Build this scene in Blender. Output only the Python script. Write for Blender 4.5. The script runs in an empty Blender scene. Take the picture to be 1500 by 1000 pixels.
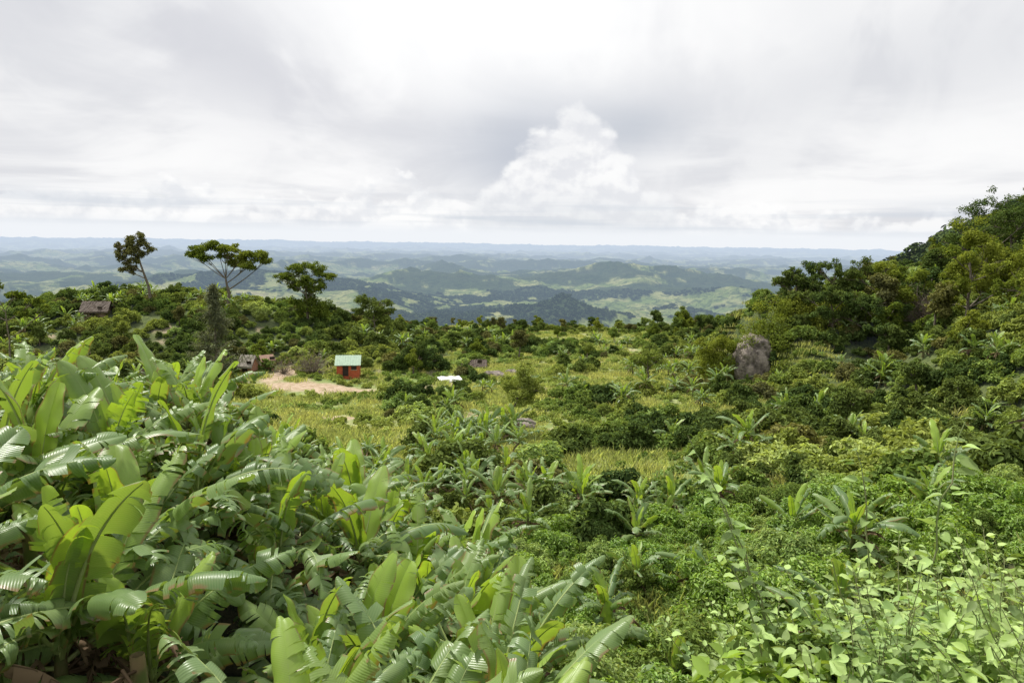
import bpy, math, time, numpy as np
from mathutils import Matrix, Vector, Euler
rng = np.random.default_rng(11)
scene = bpy.context.scene
R = math.radians

# ------------------------------------------------------------------ noise
def _h(ix, iy, s):
    n = (ix*374761393 + iy*668265263 + s*974634777) & 0xffffffff
    n = ((n ^ (n >> 13))*1274126177) & 0xffffffff
    n = ((n ^ (n >> 16))*2246822519) & 0xffffffff
    return ((n ^ (n >> 15)) & 0xffffff)/float(0xffffff)
def vnoise(x, y, s=0):
    x = np.asarray(x, float); y = np.asarray(y, float)
    xi = np.floor(x).astype(np.int64); yi = np.floor(y).astype(np.int64)
    fx = x-xi; fy = y-yi
    fx = fx*fx*fx*(fx*(fx*6-15)+10); fy = fy*fy*fy*(fy*(fy*6-15)+10)
    a = _h(xi, yi, s); b = _h(xi+1, yi, s); c = _h(xi, yi+1, s); d = _h(xi+1, yi+1, s)
    return (a*(1-fx)+b*fx)*(1-fy)+(c*(1-fx)+d*fx)*fy
def fbm(x, y, o=4, s=0, g=.5):
    t = 0; a = 1; n = 0
    for i in range(o):
        t = t+a*vnoise(x*2**i+i*17.3, y*2**i-i*9.1, s+i); n += a; a *= g
    return t/n
def ridged(x, y, o=4, s=0):
    t = 0; a = 1; n = 0
    for i in range(o):
        v = 1-np.abs(2*vnoise(x*2**i+i*5.3, y*2**i+i*3.1, s+i)-1)
        t = t+a*v*v; n += a; a *= .5
    return t/n
def sm(a, b, x):
    t = np.clip((np.asarray(x, float)-a)/(b-a), 0, 1)
    return t*t*(3-2*t)

# ------------------------------------------------------------------ terrain height
PY = [-60000,-200,-20,-1,0,3,8,12,20,35,60,100,160,220,260,320,500,900,1500,4000,60000]
PZ = [60,20,-1.2,-1.9,-2.1,-5,-9,-10.7,-12.5,-15,-17.5,-21,-25,-28.5,-34,-50,-120,-230,-300,-330,-480]
def height(x, y):
    x = np.asarray(x, float); y = np.asarray(y, float)
    r = np.hypot(x, y)
    z = np.interp(y, PY, PZ)
    z = z+6*sm(-1, -10, x)*np.exp(-((y-16)/8.5)**2)
    z = z+2.7*sm(.3, 2.2, x)*np.exp(-((y-3.6)/2.8)**2)
    z = z+4*sm(5, 25, x)*np.exp(-((y-28)/18)**2)
    z = z+11.2*np.exp(-((x+72)/50)**2-((y-137)/27)**2)
    k = sm(36, 43, x+2.5*(fbm(y/5, x/9, 2, 3)-.5))
    z = z+13*k*np.exp(-((y-114)/20)**2)
    zm = -.066*y+.47*(x-.53*y)-.16*np.maximum(0, 150-y)-.9*np.maximum(0, y-560)
    zm = zm+10*sm(150,350,y)*(fbm(x/60, y/60, 4, 8)-.5)
    zm = np.where(y > 20, zm, -9999)
    dlt = zm-z
    z = np.where(dlt > 0, z+dlt*sm(0, 6, dlt), z)
    z = z+1.5*(fbm(x/16, y/16, 4, 11)-.5)*sm(12, 50, r)
    far = sm(600, 2200, r)*sm(0,800,y)
    big = sm(2500, 9000, r); vb = sm(14000, 30000, r)
    wx = x+260*(fbm(x/900, y/900, 2, 51)-.5); wy = y+260*(fbm(x/900+9, y/900, 2, 52)-.5)
    hills = .6*ridged(wx/1500, wy/1500, 5, 21)+.4*fbm(wx/700, wy/700, 4, 23)
    rid = .7*ridged(wx/360, wy/360, 4, 66)+.3*fbm(wx/200, wy/200, 3, 67)
    z = z+far*((hills-.44)*(230+90*big)+(rid-.45)*52)+vb*260*(ridged(x/7000, y/7000, 5, 31)-.5)
    bump = np.exp(-((x-150)/420)**2-((y-2750)/300)**2)*95 + np.exp(-((x-800)/300)**2-((y-3200)/260)**2)*75 \
        + np.exp(-((x+150)/600)**2-((y-4700)/350)**2)*100+ np.exp(-((x-1100)/900)**2-((y-5200)/400)**2)*140 \
        + np.exp(-((x+1500)/700)**2-((y-3600)/400)**2)*60+ np.exp(-((x-520)/170)**2-((y-2050)/170)**2)*60
    z = z+bump*(.65+.5*rid)
    return z
def forestmask(x, y):
    r = np.hypot(x, y)
    f = fbm(x/300, y/300, 6, 77, .6)
    b = np.exp(-((x-170)/420)**2-((y-2800)/220)**2)*.22
    hz = ridged(x/1500, y/1500, 3, 21)
    m = sm(.45, .50, f+b+(hz-.45)*.25)
    mt = sm(0, 12, (-.066*y+.47*(x-.53*y)) - (-30)) * sm(200, 260, y)*(y < 700)
    mt = mt*sm(.36, .5, fbm(x/40, y/40, 3, 91)+sm(330, 430, y)*.5)
    return np.where(r > 700, m*sm(900, 1300, r), mt)
def knollm(x, y): return np.exp(-((x+74)/58)**2-((y-132)/36)**2)
def thicket(x, y):
    kn = sm(.10, .35, knollm(x, y)); rk = sm(29, 39, x-.05*(y-110))*sm(44, 60, y)
    return np.clip(np.maximum.reduce([kn, rk, sm(10, 24, x)*sm(66, 50, y)]), 0, 1)
def dirtmask(x, y):
    n = 1.2*(fbm(x/3, y/3, 3, 5)-.5)
    a = 1-sm(.75, 1.15, np.hypot((x+26.5)/8.8, (y-87.5+.12*(x+26))/2.7)+n*.7)
    b = 1-sm(.7, 1.1, np.hypot((x+17.5)/2.4, (y-67)/1.8)+n*.5)
    c = 1-sm(.7, 1.1, np.hypot((x+33)/2.0, (y-95)/7)+n*.5)
    d = (1-sm(.7, 1.1, np.hypot((x-30)/3, (y-38)/2.2)+n*.5))
    e = sm(.72, .78, fbm(x/4, y/4, 3, 45))*.6*sm(30, 60, y)*(y < 240)*(x < 33)
    return np.clip(np.maximum.reduce([a, b, c, d, e]), 0, 1)

# ------------------------------------------------------------------ node helper
class NB:
    def __init__(s, tree): s.t = tree; s.N = tree.nodes; s.L = tree.links
    def set(s, sock, v):
        if v is None: return
        if isinstance(v, bpy.types.NodeSocket): s.L.new(v, sock)
        else:
            if isinstance(v, (tuple, list)) and len(v) == 3 and sock.type == 'RGBA': v = (*v, 1)
            sock.default_value = v
    def n(s, typ, **k):
        nd = s.N.new(typ)
        for a, b in k.items(): setattr(nd, a, b)
        return nd
    def m(s, op, a, b=None, c=None, clamp=False):
        nd = s.n('ShaderNodeMath', operation=op, use_clamp=clamp)
        s.set(nd.inputs[0], a); s.set(nd.inputs[1], b)
        if c is not None: s.set(nd.inputs[2], c)
        return nd.outputs[0]
    def mix(s, f, a, b, mode='MIX'):
        nd = s.n('ShaderNodeMix', data_type='RGBA', blend_type=mode)
        s.set(nd.inputs[0], f); s.set(nd.inputs[6], a); s.set(nd.inputs[7], b)
        return nd.outputs[2]
    def noise(s, vec, scale, detail=4, rough=.5, dist=0.):
        nd = s.n('ShaderNodeTexNoise')
        if vec is not None: s.L.new(vec, nd.inputs['Vector'])
        nd.inputs['Scale'].default_value = scale; nd.inputs['Detail'].default_value = detail
        nd.inputs['Roughness'].default_value = rough; nd.inputs['Distortion'].default_value = dist
        return nd.outputs[0]
    def ss(s, v, a, b, lo=0., hi=1.):
        nd = s.n('ShaderNodeMapRange', interpolation_type='SMOOTHSTEP')
        s.set(nd.inputs[0], v)
        for i, q in enumerate((a, b, lo, hi)): s.set(nd.inputs[i+1], q)
        return nd.outputs[0]
    def xyz(s, x, y, z=0.):
        nd = s.n('ShaderNodeCombineXYZ'); s.set(nd.inputs[0], x); s.set(nd.inputs[1], y); s.set(nd.inputs[2], z)
        return nd.outputs[0]
    def sep(s, v):
        nd = s.n('ShaderNodeSeparateXYZ'); s.L.new(v, nd.inputs[0]); return nd.outputs
    def attr(s, name):
        nd = s.n('ShaderNodeAttribute', attribute_name=name); return nd
def newmat(name):
    m = bpy.data.materials.new(name); m.use_nodes = True; m.node_tree.nodes.clear()
    return m, NB(m.node_tree)
def finish(nb, shader, painted_haze=0):
    out = nb.n('ShaderNodeOutputMaterial')
    if painted_haze:  # aerial haze painted into the material as distance-based emission, no air volume
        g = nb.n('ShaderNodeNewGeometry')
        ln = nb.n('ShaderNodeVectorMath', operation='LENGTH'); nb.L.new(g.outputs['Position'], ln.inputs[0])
        f = nb.m('SUBTRACT', 1., nb.m('EXPONENT', nb.m('MULTIPLY', ln.outputs['Value'], -1./painted_haze)))
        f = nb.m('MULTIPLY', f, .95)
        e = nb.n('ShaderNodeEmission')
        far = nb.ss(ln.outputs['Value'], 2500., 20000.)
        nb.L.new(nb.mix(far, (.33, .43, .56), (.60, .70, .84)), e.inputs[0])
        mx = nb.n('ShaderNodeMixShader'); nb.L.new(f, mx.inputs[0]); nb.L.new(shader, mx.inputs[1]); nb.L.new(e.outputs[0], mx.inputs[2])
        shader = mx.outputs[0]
    nb.L.new(shader, out.inputs[0])
def princ(nb, col, rough=.6, spec=.3, bump=None, bs=.3, bd=.05):
    p = nb.n('ShaderNodeBsdfPrincipled')
    nb.set(p.inputs['Base Color'], col); nb.set(p.inputs['Roughness'], rough)
    p.inputs['Specular IOR Level'].default_value = spec
    if bump is not None:
        b = nb.n('ShaderNodeBump'); b.inputs['Strength'].default_value = bs; b.inputs['Distance'].default_value = bd
        nb.L.new(bump, b.inputs['Height']); nb.L.new(b.outputs[0], p.inputs['Normal'])
    return p
HZ = 7500  # falloff distance of the haze painted into far materials
def foliage(name, c1, c2, c3, trans=.3, rough=.5, spec=.3, painted_haze=0, ps=.06, gain=1.8):
    m, nb = newmat(name)
    oi = nb.n('ShaderNodeObjectInfo'); g = nb.n('ShaderNodeNewGeometry')
    a = nb.attr('lc'); sc = nb.n('ShaderNodeSeparateColor'); nb.L.new(a.outputs['Color'], sc.inputs[0])
    c = nb.mix(oi.outputs['Random'], c1, c2)
    pn = nb.ss(nb.noise(g.outputs['Position'], ps, 2), .42, .62)
    c = nb.mix(nb.m('MULTIPLY', pn, .6), c, c3)
    c = nb.mix(nb.m('MULTIPLY', sc.outputs[0], .7), c, c3)
    v = nb.m('MULTIPLY_ADD', sc.outputs[1], .8*gain, .58*gain)
    c = nb.mix(1., c, nb.xyz(v, v, v), 'MULTIPLY')
    if spec > .26:
        d = nb.n('ShaderNodeBsdfPrincipled'); d.inputs['Roughness'].default_value = rough; d.inputs['Specular IOR Level'].default_value = spec
    else: d = nb.n('ShaderNodeBsdfDiffuse')
    nb.L.new(c, d.inputs[0]); sh = d.outputs[0]
    if trans > 0:
        tr = nb.n('ShaderNodeBsdfTranslucent'); nb.L.new(nb.mix(1., c, (1.45, 1.4, .7), 'MULTIPLY'), tr.inputs[0])
        mx = nb.n('ShaderNodeMixShader'); mx.inputs[0].default_value = trans
        nb.L.new(sh, mx.inputs[1]); nb.L.new(tr.outputs[0], mx.inputs[2]); sh = mx.outputs[0]
    finish(nb, sh, painted_haze)
    return m
def simple(name, c1, c2, scale=3., rough=.8, bs=.4, bd=.05, spec=.2):
    m, nb = newmat(name)
    g = nb.n('ShaderNodeTexCoord')
    n = nb.noise(g.outputs['Object'], scale, 5, .6)
    c = nb.mix(nb.ss(n, .35, .65), c1, c2)
    finish(nb, princ(nb, c, rough, spec, n, bs, bd).outputs[0]); return m

# materials
M_bush = foliage('coffee_leaf', (.10,.17,.03), (.145,.215,.038), (.22,.27,.05), .34, .42, .4)
M_bushd = foliage('dark_leaf', (.048,.078,.026), (.075,.11,.031), (.12,.15,.038), .28, .5, .2, gain=1.45)
M_bushm = foliage('scrub_leaf', (.075,.12,.03), (.12,.165,.042), (.20,.22,.055), .3, .5, .2, gain=1.7)
M_bushl = foliage('light_leaf', (.13,.195,.065), (.18,.235,.08), (.26,.285,.095), .35, .55, .2)
M_grass = foliage('grass_blade', (.16,.21,.075), (.23,.26,.105), (.31,.31,.14), .4, .6, .1, ps=.16)
M_olive = foliage('olive_leaf', (.085,.09,.04), (.12,.12,.045), (.15,.15,.045), .25, .6, .2, gain=1.4)
M_cas = foliage('casuarina_needle', (.12,.135,.085), (.15,.165,.10), (.16,.175,.09), .3, .7, .1, gain=1.5)
M_umb = foliage('tree_leaf', (.085,.12,.022), (.12,.155,.028), (.19,.21,.036), .34, .5, .25, gain=1.45)
M_forest = foliage('forest_canopy', (.028,.047,.022), (.047,.068,.03), (.066,.086,.034), .0, .9, .05, painted_haze=HZ, ps=.002, gain=1.3)
M_forestn = foliage('slope_canopy', (.04,.062,.024), (.066,.095,.032), (.10,.12,.038), 0, .9, .05, painted_haze=HZ, ps=.01, gain=1.4)
M_vine = foliage('broad_leaf', (.15,.235,.085), (.20,.285,.115), (.29,.37,.13), .36, .5, .3, ps=.8, gain=1.5)
M_bark = simple('bark', (.10,.08,.06), (.22,.19,.15), 6.)
M_twig = simple('twig', (.16,.13,.10), (.28,.24,.19), 6.)
M_gstem = simple('green_stem', (.16,.22,.07), (.24,.24,.12), 6.)
M_dead = foliage('dry_leaf', (.11,.075,.05), (.20,.14,.09), (.32,.25,.16), .15, .8, .1, gain=1.1)
M_bstem = simple('banana_stem', (.10,.13,.04), (.20,.15,.08), 3., .6)
M_rib = simple('banana_midrib', (.28,.36,.12), (.34,.40,.16), 3., .5)
M_rock = simple('rock', (.11,.095,.08), (.36,.31,.27), .9, .9, 1., .6)

def banana_mat():
    m, nb = newmat('banana_leaf')
    oi = nb.n('ShaderNodeObjectInfo')
    a = nb.attr('lc'); sc = nb.n('ShaderNodeSeparateColor'); nb.L.new(a.outputs['Color'], sc.inputs[0])
    tt = a.outputs['Alpha']
    g = nb.n('ShaderNodeNewGeometry')
    c = nb.mix(sc.outputs[1], (.10,.19,.07), (.20,.30,.125))
    c = nb.mix(nb.m('MULTIPLY', oi.outputs['Random'], .45), c, (.20,.30,.07))
    c = nb.mix(sc.outputs[0], c, (.35,.51,.06))
    wv = nb.m('SINE', nb.m('ADD', nb.m('MULTIPLY', tt, 480.), nb.m('MULTIPLY', sc.outputs[2], -14.)))
    wv = nb.m('MULTIPLY_ADD', wv, .5, .5)
    c = nb.mix(nb.m('MULTIPLY', wv, .13), c, (.40,.48,.24))
    n = nb.noise(g.outputs['Position'], 2.2, 5, .6)
    c = nb.mix(nb.m('MULTIPLY', nb.ss(n, .4, .7), .35), c, (.27,.33,.11))
    ed = nb.m('MULTIPLY', nb.ss(nb.m('ADD', sc.outputs[2], nb.m('MULTIPLY', n, .35)), 1.02, 1.16), nb.ss(n, .44, .54))
    c = nb.mix(nb.m('MULTIPLY', ed, .9), c, (.26,.17,.08))
    p = princ(nb, c, .36, .5, wv, .16, .015)
    tr = nb.n('ShaderNodeBsdfTranslucent'); nb.L.new(nb.mix(1., c, (1.5, 1.45, .55), 'MULTIPLY'), tr.inputs[0])
    mx = nb.n('ShaderNodeMixShader'); mx.inputs[0].default_value = .34
    nb.L.new(p.outputs[0], mx.inputs[1]); nb.L.new(tr.outputs[0], mx.inputs[2])
    finish(nb, mx.outputs[0]); return m
M_ban = banana_mat()

# ------------------------------------------------------------------ mesh builder
class MB:
    def __init__(s): s.v = []; s.q = []; s.mi = []; s.a = []; s.n = 0
    def add(s, v, f, mat=0, a=None):
        v = np.asarray(v, float).reshape(-1, 3); f = np.asarray(f, int)
        s.v.append(v); s.q.append(f+s.n); s.mi.append(np.full(len(f), mat))
        s.a.append(np.zeros((len(v), 4)) if a is None else np.broadcast_to(np.asarray(a, float), (len(v), 4)))
        s.n += len(v)
    def mesh(s, name, mats, smooth=True):
        me = bpy.data.meshes.new(name)
        v = np.concatenate(s.v); me.vertices.add(len(v)); me.vertices.foreach_set('co', v.astype(np.float32).ravel())
        idx = np.concatenate([f.ravel() for f in s.q]).astype(np.int32)
        tot = np.concatenate([np.full(len(f), f.shape[1]) for f in s.q])
        st = np.concatenate([[0], np.cumsum(tot)[:-1]]).astype(np.int32)
        me.loops.add(len(idx)); me.polygons.add(len(tot))
        me.loops.foreach_set('vertex_index', idx); me.polygons.foreach_set('loop_start', st)
        me.polygons.foreach_set('material_index', np.concatenate(s.mi).astype(np.int32))
        me.update(calc_edges=True); me.validate()
        me.polygons.foreach_set('use_smooth', np.full(len(me.polygons), smooth))
        at = me.attributes.new('lc', 'FLOAT_COLOR', 'POINT')
        at.data.foreach_set('color', np.concatenate(s.a).astype(np.float32).ravel())
        for m in mats: me.materials.append(m)
        return me
    def obj(s, name, mats, smooth=True, link=True):
        ob = bpy.data.objects.new(name, s.mesh(name, mats, smooth))
        if link: scene.collection.objects.link(ob)
        return ob
def tube(mb, P, rad, sides=6, mat=0, a=None):
    P = np.asarray(P, float); n = len(P); rad = np.broadcast_to(rad, (n,))
    T = np.gradient(P, axis=0); T /= np.linalg.norm(T, axis=1)[:, None]+1e-9
    ref = np.array([.31, .9, .2]) if abs(T[0][2]) > .7 else np.array([0, 0, 1.])
    A = np.cross(T, ref); A /= np.linalg.norm(A, axis=1)[:, None]+1e-9; B = np.cross(T, A)
    th = np.arange(sides)*2*np.pi/sides
    V = P[:, None]+rad[:, None, None]*(A[:, None]*np.cos(th)[None, :, None]+B[:, None]*np.sin(th)[None, :, None])
    i = np.arange(n-1)[:, None]*sides; j = np.arange(sides)[None]; j2 = (j+1) % sides
    F = np.stack([i+j, i+j2, i+sides+j2, i+sides+j], -1).reshape(-1, 4)
    mb.add(V.reshape(-1, 3), F, mat, a)
def norm(v): return v/(np.linalg.norm(v, axis=-1, keepdims=True)+1e-9)
def leaves(mb, pos, nrm, L, W, mat=0, droop=.2, young=0.):
    n = len(pos); nrm = norm(nrm)
    d = rng.normal(size=(n, 3)); d[:, 2] -= droop; d = norm(d-nrm*np.sum(d*nrm, 1)[:, None])
    s = np.cross(nrm, d); L = L*rng.uniform(.65, 1.25, n)[:, None]; W = W*rng.uniform(.7, 1.2, n)[:, None]
    b = pos; t = pos+d*L-nrm*L*.22
    V = np.stack([b, b+d*L*.32+s*W*.5+nrm*W*.2, b+d*L*.68+s*W*.42+nrm*W*.05, t,
                  b+d*L*.68-s*W*.42+nrm*W*.05, b+d*L*.32-s*W*.5+nrm*W*.2], 1)
    o = np.arange(n)[:, None]*6
    F = np.concatenate([o+[0, 3, 2, 1], o+[0, 5, 4, 3]])
    rv = rng.uniform(0, 1, n); yg = (rng.uniform(0, 1, n) < .15)*rng.uniform(.3, 1, n)+young
    A = np.zeros((n, 6, 4)); A[:, :, 0] = yg[:, None]; A[:, :, 1] = rv[:, None]
    mb.add(V.reshape(-1, 3), F, mat, A.reshape(-1, 4))
def leafcloud(mb, cl, n, L, W, mat=0, shell=.45, droop=.2, up=.5):
    cl = np.asarray(cl, float)
    w = cl[:, 3]**2; k = rng.choice(len(cl), n, p=w/w.sum())
    d = norm(rng.normal(size=(n, 3))); rr = rng.uniform(shell, 1.08, n)**.7
    ang = np.arctan2(d[:, 1], d[:, 0])
    rr = rr*(1+.18*np.sin(ang*3+k)*np.sin(d[:, 2]*5+k*2.1))
    off = d*rr[:, None]*cl[k, 3][:, None]; off[:, 2] *= cl[k, 4]
    nr = d*.7+rng.normal(size=(n, 3))*.45; nr[:, 2] += up
    leaves(mb, cl[k, :3]+off, nr, L, W, mat, droop)

# ------------------------------------------------------------------ plant generators
def bush(nc, n, L, W, r=1.4, hz=1.0, twigs=8):
    cl = []
    ax = rng.uniform(.7, 1.3)
    for i in range(nc):
        a = rng.uniform(0, 6.28); q = math.sqrt(rng.uniform(0, 1))*r*.85
        z = (1-.8*(q/r)**2)*r*hz*rng.uniform(.3, 1.2)
        cl.append((math.cos(a)*q*ax, math.sin(a)*q/ax, z, r*rng.uniform(.16, .42), rng.uniform(.6, .95)))
    mb = MB(); leafcloud(mb, cl, n, L, W)
    for c in cl[:twigs]:
        c = np.array(c[:3]); P = np.linspace([0, 0, -.3], c*1.02, 5); P[1:-1] += rng.normal(size=(3, 3))*.06
        tube(mb, P, np.linspace(.035, .012, 5), 4, 1)
    return mb
def grasstuft(nb_, h, spread, w):
    mb = MB()
    n = nb_; p = rng.normal(size=(n, 2))*spread*.5
    az = rng.uniform(0, 6.28, n); hh = h*rng.uniform(.4, 1.1, n); bend = rng.uniform(.1, .7, n)*hh
    dx = np.cos(az); dy = np.sin(az)
    b = np.stack([p[:, 0], p[:, 1], np.full(n, -.05)], 1); s = np.stack([-dy, dx, 0*dx], 1)*w
    m_ = b+np.stack([dx*bend*.35, dy*bend*.35, hh*.6], 1); t = b+np.stack([dx*bend, dy*bend, hh], 1)
    V = np.stack([b-s, b+s, m_+s*.8, t, m_-s*.8], 1); o = np.arange(n)[:, None]*5
    A = np.zeros((n, 5, 4)); A[:, :, 1] = rng.uniform(0, 1, n)[:, None]; A[:, :, 0] = rng.uniform(0, .8, n)[:, None]
    mb.add(V.reshape(-1, 3), np.concatenate([o+[0, 1, 2, 3, 4]]), 0, A.reshape(-1, 4))
    return mb
def banana_leaf(mb, base, az, elev, L, W, droop, torn, young, dead=False, n=36, m=4):
    t = np.linspace(0, 1, n+1); p = elev-droop*t**1.7; azv = az+rng.normal()*.25*t
    D = np.stack([np.cos(p)*np.cos(azv), np.cos(p)*np.sin(azv), np.sin(p)], 1)
    P = np.array(base)+np.concatenate([[[0, 0, 0]], np.cumsum(D[:-1]*L/n, 0)])
    S0 = np.stack([-np.sin(azv), np.cos(azv), 0*azv], 1); N0 = np.cross(D, S0)
    roll = rng.normal()*.3+rng.normal()*.4*t
    S = S0*np.cos(roll)[:, None]+N0*np.sin(roll)[:, None]; Nn = np.cross(D, S)
    pet = .13
    u = np.clip((t-pet)/(1-pet), 0, 1)
    w = W*np.sqrt(np.clip(1-(1-np.clip(u/.22, 0, 1))**2, 0, 1))*np.sqrt(np.clip(1-np.clip((u-.55)/.455, 0, 1)**2., 0, 1))
    j0 = int(pet*n)
    rv = rng.uniform(0, 1)
    mat = 3 if dead else 0
    def at(arr, q):
        i = np.clip(np.floor(q*n).astype(int), 0, n-1); f = (q*n-i)[..., None]
        return arr[i]*(1-f)+arr[i+1]*f
    for sd in (1, -1):
        phi_b = rng.uniform(.05, .55) if not dead else rng.uniform(-.9, -.2)
        curl = (rng.uniform(.2, .8) if torn < .3 else rng.uniform(.5, 1.3)+.35*torn) if not dead else 1.5
        j = j0
        while j < n:
            seg = int(rng.geometric(1/ (2.1 if torn > .7 else (4.5 if torn > .3 else 13)))); seg = min(max(seg, 1), n-j)
            js = np.arange(j, j+seg+1); kk = np.linspace(0, 1, m+1)
            phi0 = phi_b+rng.normal()*.32*torn; cu = curl*(1+rng.normal()*.5*torn)
            gap = (.06+.30*torn*rng.uniform(0, 1)) if torn > .1 else 0.05
            skew = .30+rng.normal()*.14*torn
            tc = (t[j]+t[j+seg])/2; tj = t[js]
            te = tc+(tj[:, None]-tc)*(1-gap*kk[None]**1.3)
            ww = np.interp(te, t, w)
            rr = kk[None]*ww*(1+.09*rng.normal()*torn); ph = phi0-cu*kk[None]*.8
            lat = rr*np.cos(ph); ver = rr*np.sin(ph)+(.03*np.sin(te*23+sd*2+rv*9))*kk[None]**2
            V = at(P, te)+at(S, te)*lat[..., None]*sd+at(Nn, te)*ver[..., None]+at(D, te)*(rr*skew)[..., None]
            c = m+1; a_ = np.arange(seg)[:, None]*c+np.arange(m)[None]
            F = np.stack([a_, a_+1, a_+c+1, a_+c], -1).reshape(-1, 4)
            if sd < 0: F = F[:, ::-1]
            A = np.zeros((seg+1, c, 4)); A[..., 0] = young; A[..., 1] = np.clip(rv+rng.normal()*.12, 0, 1); A[..., 2] = kk[None]; A[..., 3] = te
            mb.add(V.reshape(-1, 3), F, mat, A.reshape(-1, 4))
            j += seg
    ii = np.arange(0, n+1, 3)
    tube(mb, P[ii]-Nn[ii]*.012, np.linspace(.030, .005, len(ii))*(L/2.2), 5, 3 if dead else 1)
def banana(h=2.6, nl=9, sc=1., stems=1, n=36, dead=4, ls=1.):
    mb = MB()
    for s_ in range(stems):
        bx, by = (0, 0) if s_ == 0 else rng.normal(size=2)*.55
        hs = h*(1 if s_ == 0 else rng.uniform(.45, .85)); lean = rng.normal(size=2)*.12
        P = np.array([[bx, by, -1.0], [bx+lean[0]*.3, by+lean[1]*.3, hs*.5], [bx+lean[0], by+lean[1], hs]])
        tube(mb, P, [.15*sc, .12*sc, .07*sc], 8, 2)
        top = P[-1]; a0 = rng.uniform(0, 6.28); k = nl if s_ == 0 else max(4, nl-3)
        for i in range(k):
            q = i/(k-1)
            az = a0+i*2.4+rng.normal()*.25
            el = R(18+60*q**1.2)+rng.normal()*.14
            Ls = rng.uniform(1.8, 2.7)*sc*ls*(.8+.2*math.sin(q*3)); dr = R(105-65*q)*rng.uniform(.6, 1.2)
            y_ = max(0, (q-.70)/.30)*rng.uniform(.3, 1.)
            tn = rng.choice([.0, .4, .8, 1.], p=[.05, .25, .35, .35]) if q < .8 else rng.choice([0., .4, .4, .8])
            banana_leaf(mb, top-np.array([0, 0, .25*(1-q)]), az, el, Ls, rng.uniform(.21, .29)*sc*ls, dr, tn, y_, False, n)
        if s_ == 0 or rng.uniform() < .5:
            Ls = 1.6*sc*ls; banana_leaf(mb, top, rng.uniform(0, 6.28), R(80), Ls, .17*sc*ls, R(25), 0, 1., False, n)
        for i in range(dead if s_ == 0 else 1):
            banana_leaf(mb, top-np.array([0, 0, .3]), rng.uniform(0, 6.28), R(rng.uniform(-20, 25)), rng.uniform(1.3, 2.0)*sc,
                        .17*sc, R(rng.uniform(50, 95)), .8, 0., True, 18, 2)
    return mb
BM = [M_ban, M_rib, M_bstem, M_dead]

# ------------------------------------------------------------------ instancing
def collect(name, mbs, mats):
    c = bpy.data.collections.new(name)
    for i, (mb, ml) in enumerate(zip(mbs, mats)):
        o = mb.obj('%s_%02d' % (name, i), ml, True, False); c.objects.link(o)
    return c
def scatter(name, x, y, scl, idx, coll, tilt=.08, sink=0.):
    n = len(x); z = height(x, y)-sink
    me = bpy.data.meshes.new(name); me.vertices.add(n)
    me.vertices.foreach_set('co', np.stack([x, y, z], 1).astype(np.float32).ravel())
    a = me.attributes.new('rot', 'FLOAT_VECTOR', 'POINT')
    rot = np.stack([rng.normal(size=n)*tilt, rng.normal(size=n)*tilt, rng.uniform(0, 6.28, n)], 1)
    a.data.foreach_set('vector', rot.astype(np.float32).ravel())
    a = me.attributes.new('scl', 'FLOAT', 'POINT'); a.data.foreach_set('value', np.asarray(scl, np.float32))
    a = me.attributes.new('idx', 'INT', 'POINT'); a.data.foreach_set('value', np.asarray(idx, np.int32))
    ob = bpy.data.objects.new(name, me); scene.collection.objects.link(ob)
    g = bpy.data.node_groups.new(name, 'GeometryNodeTree')
    g.interface.new_socket('Geometry', in_out='INPUT', socket_type='NodeSocketGeometry')
    g.interface.new_socket('Geometry', in_out='OUTPUT', socket_type='NodeSocketGeometry')
    N = g.nodes; L = g.links
    gi = N.new('NodeGroupInput'); go = N.new('NodeGroupOutput'); ip = N.new('GeometryNodeInstanceOnPoints')
    ci = N.new('GeometryNodeCollectionInfo'); ci.inputs[0].default_value = coll
    ci.inputs['Separate Children'].default_value = True; ci.inputs['Reset Children'].default_value = True
    def na(nm, ty):
        q = N.new('GeometryNodeInputNamedAttribute'); q.data_type = ty; q.inputs[0].default_value = nm; return q.outputs[0]
    er = N.new('FunctionNodeEulerToRotation'); L.new(na('rot', 'FLOAT_VECTOR'), er.inputs[0])
    L.new(gi.outputs[0], ip.inputs['Points']); L.new(ci.outputs[0], ip.inputs['Instance'])
    ip.inputs['Pick Instance'].default_value = True
    L.new(na('idx', 'INT'), ip.inputs['Instance Index']); L.new(er.outputs[0], ip.inputs['Rotation'])
    L.new(na('scl', 'FLOAT'), ip.inputs['Scale']); L.new(ip.outputs[0], go.inputs[0])
    md = ob.modifiers.new('scatter', 'NODES'); md.node_group = g
    return ob
def grid(x0, x1, y0, y1, st, fov=.95):
    X, Y = np.meshgrid(np.arange(x0, x1, st), np.arange(y0, y1, st))
    X = X.ravel()+rng.uniform(-.7, .7, X.size)*st; Y = Y.ravel()+rng.uniform(-.7, .7, Y.size)*st
    k = np.abs(X) < fov*Y+3
    return X[k], Y[k]

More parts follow.
